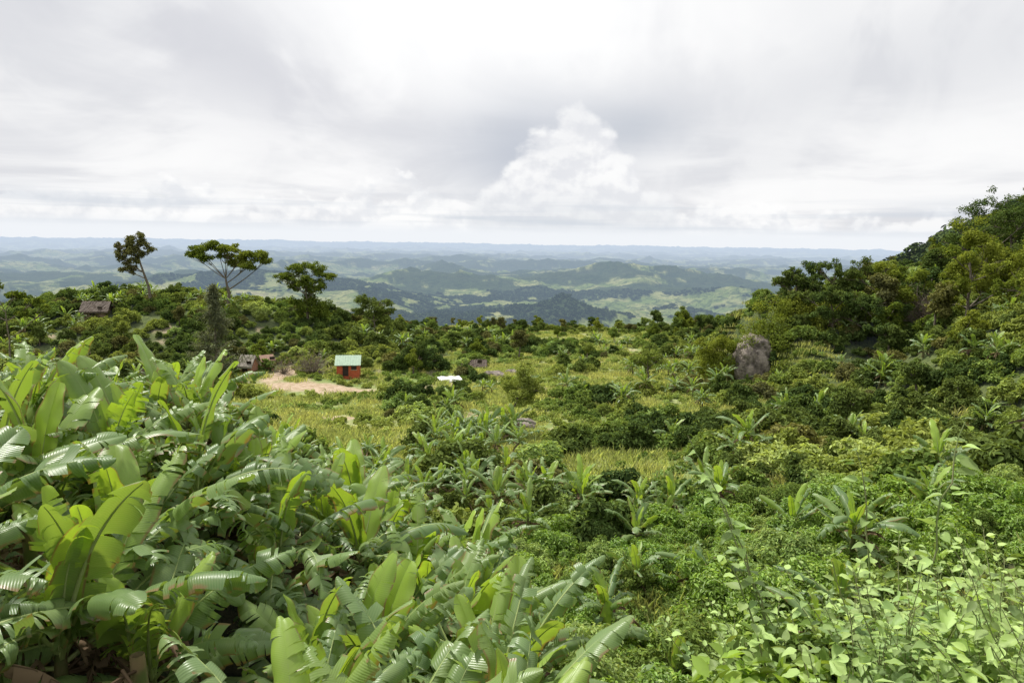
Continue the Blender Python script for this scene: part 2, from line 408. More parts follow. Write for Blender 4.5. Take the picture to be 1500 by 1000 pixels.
# ------------------------------------------------------------------ terrain mesh
def build_ground():
    th = np.concatenate([np.linspace(-180, -52, 40)[:-1], np.linspace(-52, 52, 900), np.linspace(52, 180, 40)[1:]])
    th = np.radians(th)
    rr = np.concatenate([[0.3], np.geomspace(1, 62000, 860)])
    Rr, T = np.meshgrid(rr, th, indexing='ij')
    X = Rr*np.sin(T); Y = Rr*np.cos(T); Z = height(X, Y)
    nr, nt = X.shape
    i = np.arange(nr-1)[:, None]*nt; j = np.arange(nt-1)[None]
    F = np.stack([i+j, i+j+1, i+nt+j+1, i+nt+j], -1).reshape(-1, 4)[:, ::-1]
    A = np.stack([dirtmask(X, Y), forestmask(X, Y), thicket(X, Y), np.ones_like(X)], -1)
    mb = MB(); mb.add(np.stack([X, Y, Z], -1).reshape(-1, 3), F, 0, A.reshape(-1, 4))
    m, nb = newmat('ground')
    g = nb.n('ShaderNodeNewGeometry'); pos = g.outputs['Position']
    a = nb.attr('lc'); sc = nb.n('ShaderNodeSeparateColor'); nb.L.new(a.outputs['Color'], sc.inputs[0])
    ln = nb.n('ShaderNodeVectorMath', operation='LENGTH'); nb.L.new(pos, ln.inputs[0]); d = ln.outputs['Value']
    n1 = nb.noise(pos, .12, 4, .6); n2 = nb.noise(pos, 1.6, 4, .65)
    c = nb.mix(nb.ss(n1, .38, .62), (.19, .255, .08), (.34, .355, .16))
    c = nb.mix(nb.m('MULTIPLY', nb.ss(n2, .45, .65), .6), c, (.13, .165, .055))
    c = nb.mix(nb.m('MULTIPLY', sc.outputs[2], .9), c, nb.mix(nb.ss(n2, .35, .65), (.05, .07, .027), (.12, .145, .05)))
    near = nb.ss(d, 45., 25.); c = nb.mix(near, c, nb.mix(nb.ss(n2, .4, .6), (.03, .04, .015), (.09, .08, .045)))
    f1 = nb.noise(pos, .006, 5, .6); f2 = nb.noise(pos, .022, 5, .65, .5)
    cf = nb.mix(nb.ss(f1, .40, .60), (.16, .21, .065), (.30, .31, .13))
    cf = nb.mix(nb.m('MULTIPLY', nb.ss(f2, .49, .59), .78), cf, (.055, .083, .03))
    cf = nb.mix(nb.m('MULTIPLY', nb.ss(f1, .62, .70), .5), cf, (.38, .33, .20))
    c = nb.mix(nb.ss(d, 230., 600.), c, cf)
    c = nb.mix(nb.m('MULTIPLY', sc.outputs[1], .93), c, nb.mix(nb.ss(f2, .4, .6), (.02, .038, .017), (.048, .07, .028)))
    dc = nb.mix(nb.ss(n2, .4, .6), (.50, .39, .29), (.38, .28, .19))
    c = nb.mix(nb.m('MULTIPLY', sc.outputs[0], .95), c, dc)
    b = nb.m('ADD', nb.m('MULTIPLY', n2, .35), nb.m('MULTIPLY', f2, nb.ss(d, 300., 2500., 0., 34.)))
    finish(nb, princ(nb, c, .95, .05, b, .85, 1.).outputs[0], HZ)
    return mb.obj('ground_terrain', [m])
build_ground()

# ------------------------------------------------------------------ scatter sets
C_ban = collect('banana_src', [banana(rng.uniform(1.6, 2.4), 9, .95, 2 if i % 2 else 1, 26, 4, 1.12) for i in range(5)]+[banana(1.2, 7, .8, 1, 24, 1)], [BM]*6)
hero = []
for i in range(9):
    mb = banana(rng.uniform(1.8, 2.6), int(rng.integers(9, 12)), 1.05, [1, 2, 1, 1, 2, 2, 1, 2, 1][i], 52, 6, 1.24)
    hero.append((mb.mesh('banana_plant', BM), max(v[:, 2].max() for v in mb.v)))
GB = [M_bush, M_twig]; DB = [M_bushd, M_bark]; LB = [M_bushl, M_twig]; SB = [M_bushm, M_twig]
C_near = collect('coffee_src', [bush(26, 8500, .17, .065, 1.5, 1.) for _ in range(3)]+[bush(22, 8000, .16, .06, 1.4, 1.1) for _ in range(2)], [GB, GB, GB, SB, LB])
C_mid = collect('shrub_src', [bush(18, 2000, .31, .145, 1.5, h) for h in (.8, 1., 1.4, .7, 1.1, .8, 1.)], [SB, DB, DB, SB, SB, LB, [M_olive, M_twig]])
def smalltree():
    mb = MB(); H = rng.uniform(3.2, 4.6); l = rng.normal(size=2)*.3
    P = np.array([[0, 0, -.5], [l[0]*.5, l[1]*.5, H*.35], [l[0], l[1], H*.62]]); tube(mb, P, [.14, .11, .08], 6, 1)
    cl = []
    for i in range(11):
        a = rng.uniform(0, 6.28); q = rng.uniform(.2, 1.25); z = H*rng.uniform(.45, 1.)
        c = np.array([math.cos(a)*q, math.sin(a)*q, z]); cl.append((*c, rng.uniform(.4, .75), .7))
        S = np.linspace(P[2] if z > H*.6 else P[1]*.5+P[2]*.5, c, 4); S[1:3, 2] -= .1; tube(mb, S, np.linspace(.06, .02, 4), 4, 1)
    leafcloud(mb, cl, 2200, .30, .14); return mb
C_tree = collect('smalltree_src', [smalltree() for _ in range(4)], [[M_umb, M_bark], DB, [M_olive, M_bark], SB])
C_grass = collect('grass_src', [grasstuft(150, .45, 1.2, .03), grasstuft(150, .6, 1.2, .03), grasstuft(130, .3, 1.3, .035), bush(10, 360, .2, .09, .6, .7, 0), bush(8, 300, .22, .12, .55, .7, 0), bush(9, 380, .2, .1, .6, .9, 0)],
                  [[M_grass]]*3+[LB, SB, SB])
C_cov = collect('cover_src', [bush(12, 900, .13, .06, .7, .7, 4) for _ in range(3)]+[grasstuft(200, .7, .9, .012)], [LB, SB, GB, [M_grass]])
def blob():
    mb = MB(); cl = [(*rng.normal(size=3)*np.array([2.6, 2.6, 1.3])+np.array([0, 0, 5]), rng.uniform(2.2, 3.8), .8) for _ in range(6)]
    leafcloud(mb, cl, 90, 5., 3.6, 0, .75, 0., .9); return mb
C_for = collect('forest_src', [blob() for _ in range(3)], [[M_forest]]*3)
def blob2():
    mb = MB(); cl = [(*rng.normal(size=3)*np.array([2.6, 2.6, 1.6])+np.array([0, 0, 5]), rng.uniform(1.8, 3.2), .8) for _ in range(9)]
    leafcloud(mb, cl, 700, 1.9, 1.2, 0, .7, 0., .7); return mb
C_forn = collect('slopetree_src', [blob2() for _ in range(3)], [[M_forestn]]*3)

# near banana plants (individual objects)
GAP = [(-7.0, 9.3, 1.15), (-4.3, 7.2, .8)]
x, y = grid(-26, 3, 6.2, 21, 1.55)
k = (x < 2.0-.12*y+rng.normal(size=len(x))*.3) & (x > -1.0*y-1) & (y > 6.0)
for gx, gy, gr in GAP: k &= np.hypot(x-gx, y-gy) > gr
x, y = x[k], y[k]; z = height(x, y)
for i in range(len(x)):
    me, top = hero[rng.integers(0, 9)]
    al = np.interp(x[i]/y[i], [-.75, -.5, -.38, -.1, .15], [.15, .16, .25, .29, .41])
    s = min(rng.uniform(.75, 1.05), (-al*y[i]*rng.uniform(.95, 1.25)-z[i])/top)
    if s < .42: continue
    o = bpy.data.objects.new('banana_plant', me)
    scene.collection.objects.link(o); o.location = (x[i], y[i], z[i]-.1)
    o.scale = (s, s, s); o.rotation_euler = (rng.normal()*.08, rng.normal()*.08, rng.uniform(0, 6.28))
for gx, gy, gr in GAP:
    mb = MB()
    for i in range(26):
        a = rng.uniform(0, 6.28); q = rng.uniform(0, .6)
        banana_leaf(mb, (math.cos(a)*q, math.sin(a)*q, rng.uniform(.9, 2.9)), rng.uniform(0, 6.28), R(rng.uniform(-30, 30)), rng.uniform(1.0, 1.7), .15, R(rng.uniform(50, 100)), .8, 0, True, 20, 3)
    tube(mb, [(0, 0, -.5), (.1, 0, 1.5), (0, .1, 2.9)], [.16, .13, .08], 8, 2)
    o = mb.obj('dried_banana_plant', BM); o.location = (gx, gy, float(height(gx, gy)))
# banana grove further down
x, y = grid(-60, 12, 21, 60, 2.1)
pb = (x < -1.0+(y-21)*.08+3*(fbm(x/6, y/6, 2, 9)-.5)) & ~((y > 48) & (x < -7)) & (fbm(x/5, y/5, 2, 19) > .30)
x1, y1 = x[pb], y[pb]
x, y = grid(-10, 60, 24, 75, 2.6); p = fbm(x/7, y/7, 3, 29); kk = (p > .65)
x1 = np.r_[x1, x[kk]]; y1 = np.r_[y1, y[kk]]
x, y = grid(-130, 110, 75, 175, 3.2); p = fbm(x/11, y/11, 3, 39)
kk = (p > .65) & (dirtmask(x, y) < .1) & (np.hypot(x+27, y-84) > 13); x1 = np.r_[x1, x[kk]]; y1 = np.r_[y1, y[kk]]
kk = rng.uniform(size=len(x1)) < .9; x1, y1 = x1[kk], y1[kk]
x1 = np.r_[x1, [8.5, 9.6, 3.2, 4.1, 13.5, 6.8, 11.8, 16.2, 5.5, 19.]]; y1 = np.r_[y1, [17.5, 18.6, 19.5, 15.2, 21., 23.5, 26.5, 25., 28.5, 29.]]
scatter('banana_grove', x1, y1, np.r_[rng.uniform(.5, .92, len(x1)-10), rng.uniform(.65, .8, 10)], rng.integers(0, 6, len(x1)), C_ban)
# coffee shrubs
x, y = grid(.5, 34, 4.6, 34, 1.75)
k = (x > np.where(y < 9.5, 1.9-.09*y, 2.6-.15*y)) & (x < 1.0*y) & ((fbm(x/5, y/5, 2, 59) > .30) | (y < 12)) & (np.hypot(x, y) > 4.6)
x, y = x[k], y[k]; sc = .5+.65*rng.uniform(0, 1, len(x))
sc = np.minimum(sc, (-np.interp(y, [4, 10, 16], [.56, .44, .32])*y-height(x, y))/2.0)
k = sc > .25; x, y, sc = x[k], y[k], sc[k]
scatter('coffee_shrubs', x, y, sc, rng.choice(5, len(x), p=[.22, .22, .2, .18, .18]), C_near)
# low groundcover under the shrubs
x, y = grid(-1, 36, 3.2, 38, .85); k = (x > .8-.02*y) & (np.hypot(x, y) > 3.4) & (dirtmask(x, y) < .3)
x, y = x[k], y[k]; scatter('low_groundcover', x, y, rng.uniform(.6, 1.25, len(x)), rng.integers(0, 4, len(x)), C_cov)
# mid shrubs
def settle(x, y):
    return (np.hypot((x+27)/12, (y-89)/8) < 1) | (dirtmask(x, y) > .15) | ((np.abs(x+16.5) < 3) & (np.abs(y-64) < 5))
x, y = grid(-60, 90, 30, 66, 2.2); p = fbm(x/9, y/9, 3, 69)+.3*sm(8, 25, x)-.06*((x > -3) & (x < 9) & (y > 42))
k = (p > .51) & ~settle(x, y)
X = [x[k]]; Y = [y[k]]
x, y = grid(-160, 130, 64, 235, 2.15)
th = thicket(x, y)
p = fbm(x/10, y/10, 4, 79)+.6*th+.10*sm(-18, -40, x)+.05*sm(130, 200, y)
k = (p > .605) & ~settle(x, y) & ~((np.abs(x+23.5) < 5) & (y < 102) & (y > 80)) & ~((np.abs(x+9) < 4) & (y < 99) & (y > 84)) & (rng.uniform(size=len(x)) < .9)
X.append(x[k]); Y.append(y[k])
x = np.concatenate(X); y = np.concatenate(Y)
scatter('shrub_thicket', x, y, .4+.95*rng.uniform(0, 1, len(x))**1.5, rng.choice(7, len(x), p=[.18, .17, .16, .17, .13, .12, .07]), C_mid)
# trees scattered
x, y = grid(-150, 150, 62, 240, 6.0)
rk = sm(38, 46, x); kn = knollm(x, y)
p = rng.uniform(size=len(x)); k = (p < .08+.5*rk+.12*kn+.12*sm(150,200,y)) & ~settle(x, y) & ~((x < -20) & (y > 112) & (y < 150) & (p > .05)) & ~((np.abs(x+16) < 14) & (y < 100))
x, y = x[k], y[k]; scatter('woodland_trees', x, y, rng.uniform(.6, 1.3, len(x))*np.where(x > 50, 1.35, .85), rng.choice(4, len(x), p=[.2, .46, .12, .22]), C_tree)
# grass & weeds
x, y = grid(-60, 75, 34, 230, 1.3)
wd = fbm(x/7, y/7, 3, 99)
k = (dirtmask(x, y) < .25) & (rng.uniform(size=len(x)) < np.clip(1.35-y/220, .3, 1)) & (knollm(x, y) < .3) & (x < 36+.1*y)
x, y, wd = x[k], y[k], wd[k]
idx = np.where(rng.uniform(size=len(x)) < np.clip((wd-.44)*4, .06, .8), rng.integers(3, 6, len(x)), rng.integers(0, 3, len(x)))
scatter('meadow_grass', x, y, rng.uniform(.6, 1.4, len(x)), idx, C_grass)
# right mountain
x, y = grid(100, 420, 150, 620, 5.4)
zm = -.066*y+.47*(x-.53*y); k = (zm > -45) & ((forestmask(x, y) > .45) | (rng.uniform(size=len(x)) < .3)) & (x < .9*y)
x, y = x[k], y[k]; scatter('mountain_forest', x, y, rng.uniform(.35, .85, len(x)), rng.integers(0, 3, len(x)), C_forn, .1)
# distant forest
n = 70000; rr_ = rng.uniform(1300, 4200, n); aa = R(40)*rng.uniform(-1, 1, n)
x = rr_*np.sin(aa); y = rr_*np.cos(aa); k = (forestmask(x, y)+rng.normal(size=n)*.12 > .55)
x, y = x[k], y[k]
scatter('distant_forest', x, y, rng.uniform(.7, 1.4, len(x)), rng.integers(0, 3, len(x)), C_for, .1, 3.)

# ------------------------------------------------------------------ individual trees
def tree(name, bx, by, trunk, clusters, n, L, W, mat, r0=.3, bark=None, shell=.3, up=.5, s=1., nsub=9, sr=1.):
    mb = MB(); P = np.array(trunk, float)*s; clusters = [(c[0]*s, c[1]*s, c[2]*s, c[3]*s, c[4]) for c in clusters]
    t = np.linspace(0, 1, len(P)); tt = np.linspace(0, 1, 9)
    Q = np.stack([np.interp(tt, t, P[:, i]) for i in range(3)], 1); Q[1:-1] += rng.normal(size=(7, 3))*.07
    rad = np.linspace(r0, r0*.4, 9); rad[0] *= 1.4
    tube(mb, Q, rad, 8, 1)
    for c in clusters:
        c0 = np.array(c[:3]); zz = Q[:, 2]
        k = int(np.argmin(np.abs(zz-(c0[2]-np.hypot(*(c0[:2]-Q[-1][:2]))*.75)))); k = max(3, min(8, k))
        S = Q[k]; mid = S*.5+c0*.5+np.array([0, 0, .12*np.linalg.norm(c0-S)])*(-.6)+rng.normal(size=3)*.15
        tq = np.linspace(0, 1, 7)[:, None]; B = (1-tq)**2*S+2*tq*(1-tq)*mid+tq**2*c0
        tube(mb, B, np.linspace(max(rad[k]*.6, .05), .03, 7), 5, 1)
        for _ in range(6):
            e = c0+norm(rng.normal(size=3))*c[3]*np.array([.9, .9, .9*c[4]]); e[2] = max(e[2], c0[2]-c[3]*.3)
            tube(mb, np.linspace(B[4], e, 4)+rng.normal(size=(4, 3))*np.array([[0], [.06], [.06], [0]]), np.linspace(.05, .012, 4), 4, 1)
    sub = []
    for c in clusters:
        for _ in range(nsub):
            d = norm(rng.normal(size=3))*c[3]*rng.uniform(.3, 1.); d[2] *= c[4]
            sub.append((c[0]+d[0], c[1]+d[1], c[2]+d[2], sr*c[3]*rng.uniform(.22, .46), max(.5, c[4])))
    leafcloud(mb, sub, n, L, W, 0, shell, .2, up)
    o = mb.obj(name, [mat, bark or M_bark]); o.location = (bx, by, float(height(bx, by))-.1); return o
tree('leaning_highland_tree', -68, 128, [(0, 0, -1), (-.3, 0, 3), (-1.2, 0, 6.5), (-2.2, 0, 10)],
     [(-3.3, 0, 11.5, 1.6, .8), (-1.4, .5, 12, 1.5, .8), (-4.2, 0, 9.6, 1.5, .7), (-2.2, -1, 10, 1.3, .8), (-4.0, .6, 7.6, 1.2, .7), (-1.0, 0, 9.3, 1.1, .7), (-.6, 0, 11.0, 1.1, .7),
      (-2.4, 0, 8.4, 1.2, .7), (-3.2, .3, 6.6, 1.1, .7), (-4.9, 0, 8.6, 1., .7), (-3.1, 0, 10.2, 1.4, .8), (-5.2, 0, 10.8, 1.1, .7), (.4, 0, 10.2, 1., .7), (-4.6, 0, 6.4, .9, .7)],
     7500, .34, .17, M_olive, .30, nsub=12, sr=.92, s=1.04)
tree('umbrella_tree', -53.5, 128, [(0, 0, -1), (.2, 0, 2.6), (-.2, 0, 4.8)],
     [(-3.6, 0, 9.0, 1.6, .5), (-1.6, .6, 9.6, 1.7, .5), (0.6, -.5, 9.2, 1.6, .5), (2.8, 0, 8.4, 1.6, .5), (4.8, .4, 8.2, 1.6, .5), (1.4, 1, 7.4, 1.5, .5), (3.4, -1, 7.0, 1.4, .5), (-2.8, -1, 8.0, 1.2, .5), (-4.8, 0, 8.3, 1.1, .5), (6.0, 0, 7.6, 1., .5), (-.5, 1, 8.2, 1.2, .5)],
     12000, .36, .2, M_umb, .38, s=1.25, nsub=12, sr=1.15)
tree('broadleaf_tree', -38.5, 127, [(0, 0, -1), (.2, 0, 2.5), (0, 0, 5)],
     [(-1.6, 0, 8.0, 1.8, .6), (1.2, .4, 8.3, 1.8, .6), (3.0, 0, 7.2, 1.5, .5), (-3., 0, 6.9, 1.4, .5), (0, -1, 6.6, 1.5, .6), (2.2, -1, 5.9, 1.5, .6), (-1.6, 1, 5.6, 1.5, .7), (.8, 0, 4.5, 1.6, .9), (.8, 0, 3.1, 1.8, .9), (-1.5, 0, 2.5, 1.8, .9), (2., 0, 2.2, 1.8, .9)],
     13000, .34, .19, M_umb, .3, s=1.25, nsub=11, sr=1.15)
tree('small_round_tree', -26.5, 128, [(0, 0, -1), (.3, 0, 1.5), (.2, 0, 3)],
     [(-1.4, 0, 4.8, 1.3, .7), (1.2, .4, 4.6, 1.4, .6), (2.6, 0, 3.8, 1., .7), (0, -1, 3.8, 1.3, .8), (1, 0, 3.2, 1.2, .8), (-1.8, 0, 3.4, 1., .8)], 4200, .34, .18, M_bushd, .2, s=1.3, sr=1.15)
tree('sparse_tree', -66, 88, [(0, 0, -1), (.3, 0, 4), (.2, 0, 8)],
     [(-1.8, 0, 10.2, .8, .6), (1.2, .4, 10.0, .9, .6), (3.4, 0, 9.2, .8, .6), (0, -1, 11, .8, .6), (-3.5, 0, 9.4, .7, .6), (4.6, 0, 8.5, .6, .6), (2., 0, 8., .7, .6), (-1.5, 0, 8.2, .7, .6)], 3000, .38, .2, M_umb, .16, s=1.18)
tree('meadow_tree', -14.5, 104, [(0, 0, -1), (0, 0, 1.2), (.2, 0, 2.2)],
     [(-1.6, 0, 2.6, 1.5, .8), (1.4, .4, 2.8, 1.5, .8), (0, -1, 3.6, 1.4, .8), (0, 1, 1.8, 1.6, .8), (1.9, -.8, 1.7, 1.2, .8)], 5200, .28, .14, M_bushd, .2, s=1.15)
tree('crooked_tree', -1.2, 60, [(0, 0, -.6), (.2, 0, .5), (1.3, 0, 1.4), (1.1, 0, 2.4), (1.9, 0, 3.4)],
     [(1.9, 0, 4.7, 1., .8), (.9, .4, 3.9, .9, .8), (2.7, 0, 3.8, .9, .8), (1.5, -.6, 3.3, .85, .8), (2.5, .5, 2.9, .7, .8)], 6500, .19, .095, M_bushm, .15, nsub=12, sr=1.15, s=1.2)
tree('meadow_tree', 19, 94, [(0, 0, -.6), (.1, 0, 1.6), (0, 0, 2.6)],
     [(-.9, 0, 3.4, 1.2, .8), (1.2, .4, 3.3, 1.2, .8), (0, -1, 4.2, 1.0, .8), (.4, 1, 2.4, 1.1, .8)], 3600, .24, .12, M_bushm, .14, s=1.2)
tree('rounded_tree', 32.2, 103, [(0, 0, -.6), (.1, 0, 1.6), (0, 0, 3.6)],
     [(-2.0, 0, 4.4, 2.0, .8), (2.2, .4, 5.0, 2.0, .7), (0, -1, 6.0, 1.8, .8), (.4, -1, 3., 2.0, .9), (-2.2, 0, 2.4, 1.6, 1.), (2.6, -.5, 2.6, 1.6, 1.), (-3.2, 0, 5.8, 1.1, .7), (1.2, 0, 1.5, 1.8, .9)], 12000, .26, .14, M_umb, .3, s=1.1, nsub=11, sr=1.1)
for (bx, by, s) in [(60, 90, 1.4), (66, 96, 1.7), (57, 104, 1.2), (74, 94, 1.9), (50, 106, 1.15), (79, 110, 1.8), (44, 106, 1.), (69, 84, 1.5), (53, 98, 1.1), (63, 82, 1.3), (47, 100, 1.), (71, 102, 1.7)]:
    cl = [(rng.normal()*1.6, rng.normal()*1.4, rng.uniform(1.6, 6.6), rng.uniform(1., 1.7), .75) for _ in range(10)]
    tree('hillside_tree', bx, by, [(0, 0, -1), (.2, 0, 2), (-.2, 0, 5.5)], cl, 7500, .32, .17, [M_umb, M_bushd, M_bushd][int(bx) % 3], .25, s=s)
# casuarina
mb = MB(); tube(mb, [(0, 0, -1), (0, 0, 5), (.1, 0, 10.6)], [.2, .12, .03], 6, 1)
for i in range(150):
    z = 10.4*rng.uniform(.04, 1); a = rng.uniform(0, 6.28); q = (1-z/10.9)**.95*3.3*rng.uniform(.45, 1.2)
    e = np.array([math.cos(a)*q, math.sin(a)*q, z+.35*q+.3]); S = np.linspace([0, 0, z], e, 4); S[3, 2] -= .15
    tube(mb, S, np.linspace(.035, .01, 4), 3, 1)
    p_ = S[0]+(S[3]-S[0])*rng.uniform(.25, 1.1, 45)[:, None]+rng.normal(size=(45, 3))*.15
    leaves(mb, p_, rng.normal(size=(45, 3)), .45, .04, 0, 1.2)
o = mb.obj('casuarina_tree', [M_cas, M_twig]); o.location = (-40, 91, float(height(-40, 91))); o.scale = (1.2, 1.2, 1.22)
# bare shrubs
def bare(name, bx, by, s, n=60, mat=M_twig):
    mb = MB()
    for i in range(n):
        a = rng.uniform(0, 6.28); el = rng.uniform(.35, 1.4); L = s*rng.uniform(.6, 1.1)
        d = np.array([math.cos(a)*math.cos(el), math.sin(a)*math.cos(el), math.sin(el)])
        P = np.outer(np.linspace(0, 1, 5), d)*L; P[:, 2] -= .15*L*np.linspace(0, 1, 5)**2; P[1:] += rng.normal(size=(4, 3))*.04*s
        tube(mb, P, np.linspace(.03, .008, 5)*s/2.5, 4, 0)
        for _ in range(3):
            j = rng.integers(2, 5); tube(mb, np.linspace(P[j], P[j]+norm(d+rng.normal(size=3)*.5)*L*.3, 3), [.012*s/2.5, .009*s/2.5, .005*s/2.5], 3, 0)
    leaves(mb, rng.normal(size=(160, 3))*s*.35+np.array([0, 0, s*.5]), rng.normal(size=(160, 3)), .2, .1, 1)
    o = mb.obj(name, [mat, M_dead]); o.location = (bx, by, float(height(bx, by))); return o
bare('bare_shrub', -29, 98, 3.8, 90); bare('bare_shrub', -33, 97, 2.5); bare('bare_shrub', -60, 92, 3.5); bare('bare_tree', 62, 101, 6, 130)
bare('bare_shrub', -48, 88, 2.6)

# ------------------------------------------------------------------ near broad-leaved shrubs
def ovate(mb, b, d, up, L, W, young=0.):
    d = d/np.linalg.norm(d); s = np.cross(up, d); s /= np.linalg.norm(s)+1e-9; nn = np.cross(d, s)
    t = np.array([0, .08, .2, .36, .54, .72, .87, 1.]); w = np.array([0, .55, .9, 1., .86, .58, .27, 0.])*W*.5
    fold = rng.uniform(.1, .5); cur = rng.uniform(.05, .35)
    C = b+np.outer(t*L, d)-np.outer(cur*L*t**2, nn)
    rip = rng.normal(size=(2, 8))*.03*L
    E1 = C+s*w[:, None]+nn*(w*fold+rip[0])[:, None]; E2 = C-s*w[:, None]+nn*(w*fold+rip[1])[:, None]
    H1 = (C+E1)/2-nn*(w*.06)[:, None]; H2 = (C+E2)/2-nn*(w*.06)[:, None]
    V = np.stack([E1, H1, C, H2, E2], 1).reshape(-1, 3)
    a = np.arange(7)[:, None]*5+np.arange(4)[None]; F = np.stack([a, a+1, a+6, a+5], -1).reshape(-1, 4)
    mb.add(V, F, 0, (young, rng.uniform(0, 1), 0, 0))
def broadshrub(h, ns, L0, big=1.):
    mb = MB()
    for s_ in range(ns):
        a = rng.uniform(0, 6.28); lean = rng.uniform(.1, .8); hh = h*rng.uniform(.6, 1.1)
        t = np.linspace(0, 1, 12); P = np.stack([math.cos(a)*lean*hh*t**1.5, math.sin(a)*lean*hh*t**1.5, -.3+(hh+.3)*t], 1)
        P[1:] += np.cumsum(rng.normal(size=(11, 3))*.014, 0)
        tube(mb, P, np.linspace(.007, .0025, 12), 5, 1)
        nl = 25
        for i in range(nl):
            q = .22+.78*(i+1)/nl; b = np.array([np.interp(q, t, P[:, k]) for k in range(3)])
            az = a+i*2.4+rng.normal()*.3; el = rng.uniform(-.2, .5)+(.5 if q > .9 else 0)
            d = np.array([math.cos(az)*math.cos(el), math.sin(az)*math.cos(el), math.sin(el)])
            L = L0*rng.uniform(.5, 1.15)*(1.-.5*max(0, (q-.8)/.2)); pe = b+d*L*.3
            tube(mb, [b, pe], [.0022, .0018], 3, 1)
            up = np.array([0, 0, 1.])+rng.normal(size=3)*.3; d2 = d.copy(); d2[2] -= .35
            ovate(mb, pe, d2, up, L, L*.66*big, .8 if q > .9 else rng.uniform(0, .35))
    return mb
VB = [M_vine, M_gstem]
C_broad = collect('broad_src', [broadshrub(1.2, 14, .14), broadshrub(1.4, 12, .13), broadshrub(1.0, 14, .15), broadshrub(1.25, 12, .10, .8), broadshrub(.9, 13, .16)], [VB]*5)
x, y = grid(.2, 12, 1.9, 11.5, .35, 1.)
k = (x > .75+.08*(y-2)) & (x/y > .26) & (np.hypot(x, y) > 2.7) & ((y < 7) | (rng.uniform(size=len(x)) < .4))
x, y = x[k], y[k]
scatter('broadleaf_undergrowth', x, y, rng.uniform(.65, 1.0, len(x))*np.clip(.5+.11*y, .6, 1.0), rng.integers(0, 5, len(x)), C_broad, .12)
mb = MB()
for (bx, by, tx, ty, tz) in [(2.0, 4.2, 1.15, 4.3, -1.25), (1.9, 4.0, 1.35, 4.4, -1.65), (2.4, 4.0, 2.2, 4.2, -1.3), (2.3, 3.6, 2.6, 3.8, -1.0), (1.7, 3.7, 1.2, 3.6, -1.7)]:
    b = np.array([bx, by, float(height(bx, by))]); e = np.array([tx, ty, tz]); t = np.linspace(0, 1, 14)[:, None]
    P = b+(e-b)*t; P[:, 2] += .25*np.sin(t[:, 0]*3.1); P[1:-1] += rng.normal(size=(12, 3))*.012
    tube(mb, P, np.linspace(.008, .003, 14), 5, 1)
    for i in range(22):
        q = rng.uniform(.3, 1); c = b+(e-b)*q; c[2] += .25*math.sin(q*3.1); az = rng.uniform(0, 6.28)
        d = np.array([math.cos(az), math.sin(az), rng.uniform(-.4, .5)]); ovate(mb, c+d*.02, d, np.array([0, 0, 1.])+rng.normal(size=3)*.3, rng.uniform(.05, .13), .06, .6)
mb.obj('tall_weed_stalks', VB)

# ------------------------------------------------------------------ rocks
def rock(name, cx, cy, sx, sy, sz, sink=.3, seed=1, mat=M_rock, zc=None):
    n, m_ = 60, 40; th = np.linspace(0, 2*np.pi, n, endpoint=False); ph = np.linspace(-np.pi/2, np.pi/2, m_)
    T, Pp = np.meshgrid(th, ph); d = np.stack([np.cos(Pp)*np.cos(T), np.cos(Pp)*np.sin(T), np.sin(Pp)], -1)
    r = .7+.6*fbm(d[..., 0]*1.8+d[..., 2]*1.3+seed*7, d[..., 1]*1.8+d[..., 2]*.9, 6, seed, .6)
    r = np.round(r*9)/9*.6+r*.4
    V = d*r[..., None]; V = np.sign(V)*np.abs(V)**.85*np.array([sx, sy, sz])
    i = np.arange(m_-1)[:, None]*n; j = np.arange(n)[None]; j2 = (j+1) % n
    F = np.stack([i+j, i+j2, i+n+j2, i+n+j], -1).reshape(-1, 4)
    mb = MB(); mb.add(V.reshape(-1, 3), F); o = mb.obj(name, [mat])
    o.location = (cx, cy, float(height(cx, cy))-sink+sz*.3 if zc is None else zc); return o
rock('boulder', 1.0, 64, 1.4, 1., .8, .3, 3); rock('boulder', -2.8, 103, 1.7, 1.2, .9, .3, 5); rock('boulder', .1, 107, 1.2, 1., .7, .3, 6)
rock('rock_face', 36.6, 102, 2.8, 3, 4.0, 0, 8, M_rock, -17.8)
mb = MB(); cl = []
for i in range(150):
    xx = rng.uniform(35.2, 62); q = rng.uniform(0, 1); yy = 95+9*q+.1*(xx-38)
    top = -10.5+.08*(xx-38)
    if 35.3 < xx < 38.4 and q < .66: continue
    if xx <= 36: yy += 4
    cl.append((xx, yy, -20.5+(top+21)*q+rng.uniform(-1, 1.), rng.uniform(.9, 2.2), .9))
for i in range(14): cl.append((rng.uniform(35, 41), rng.uniform(100.5, 104.5), rng.uniform(-14.6, -12.5), rng.uniform(.8, 1.4), .9))
leafcloud(mb, cl, 42000, .30, .16, 0, .5); mb.obj('creeper_foliage', [M_umb, M_twig])

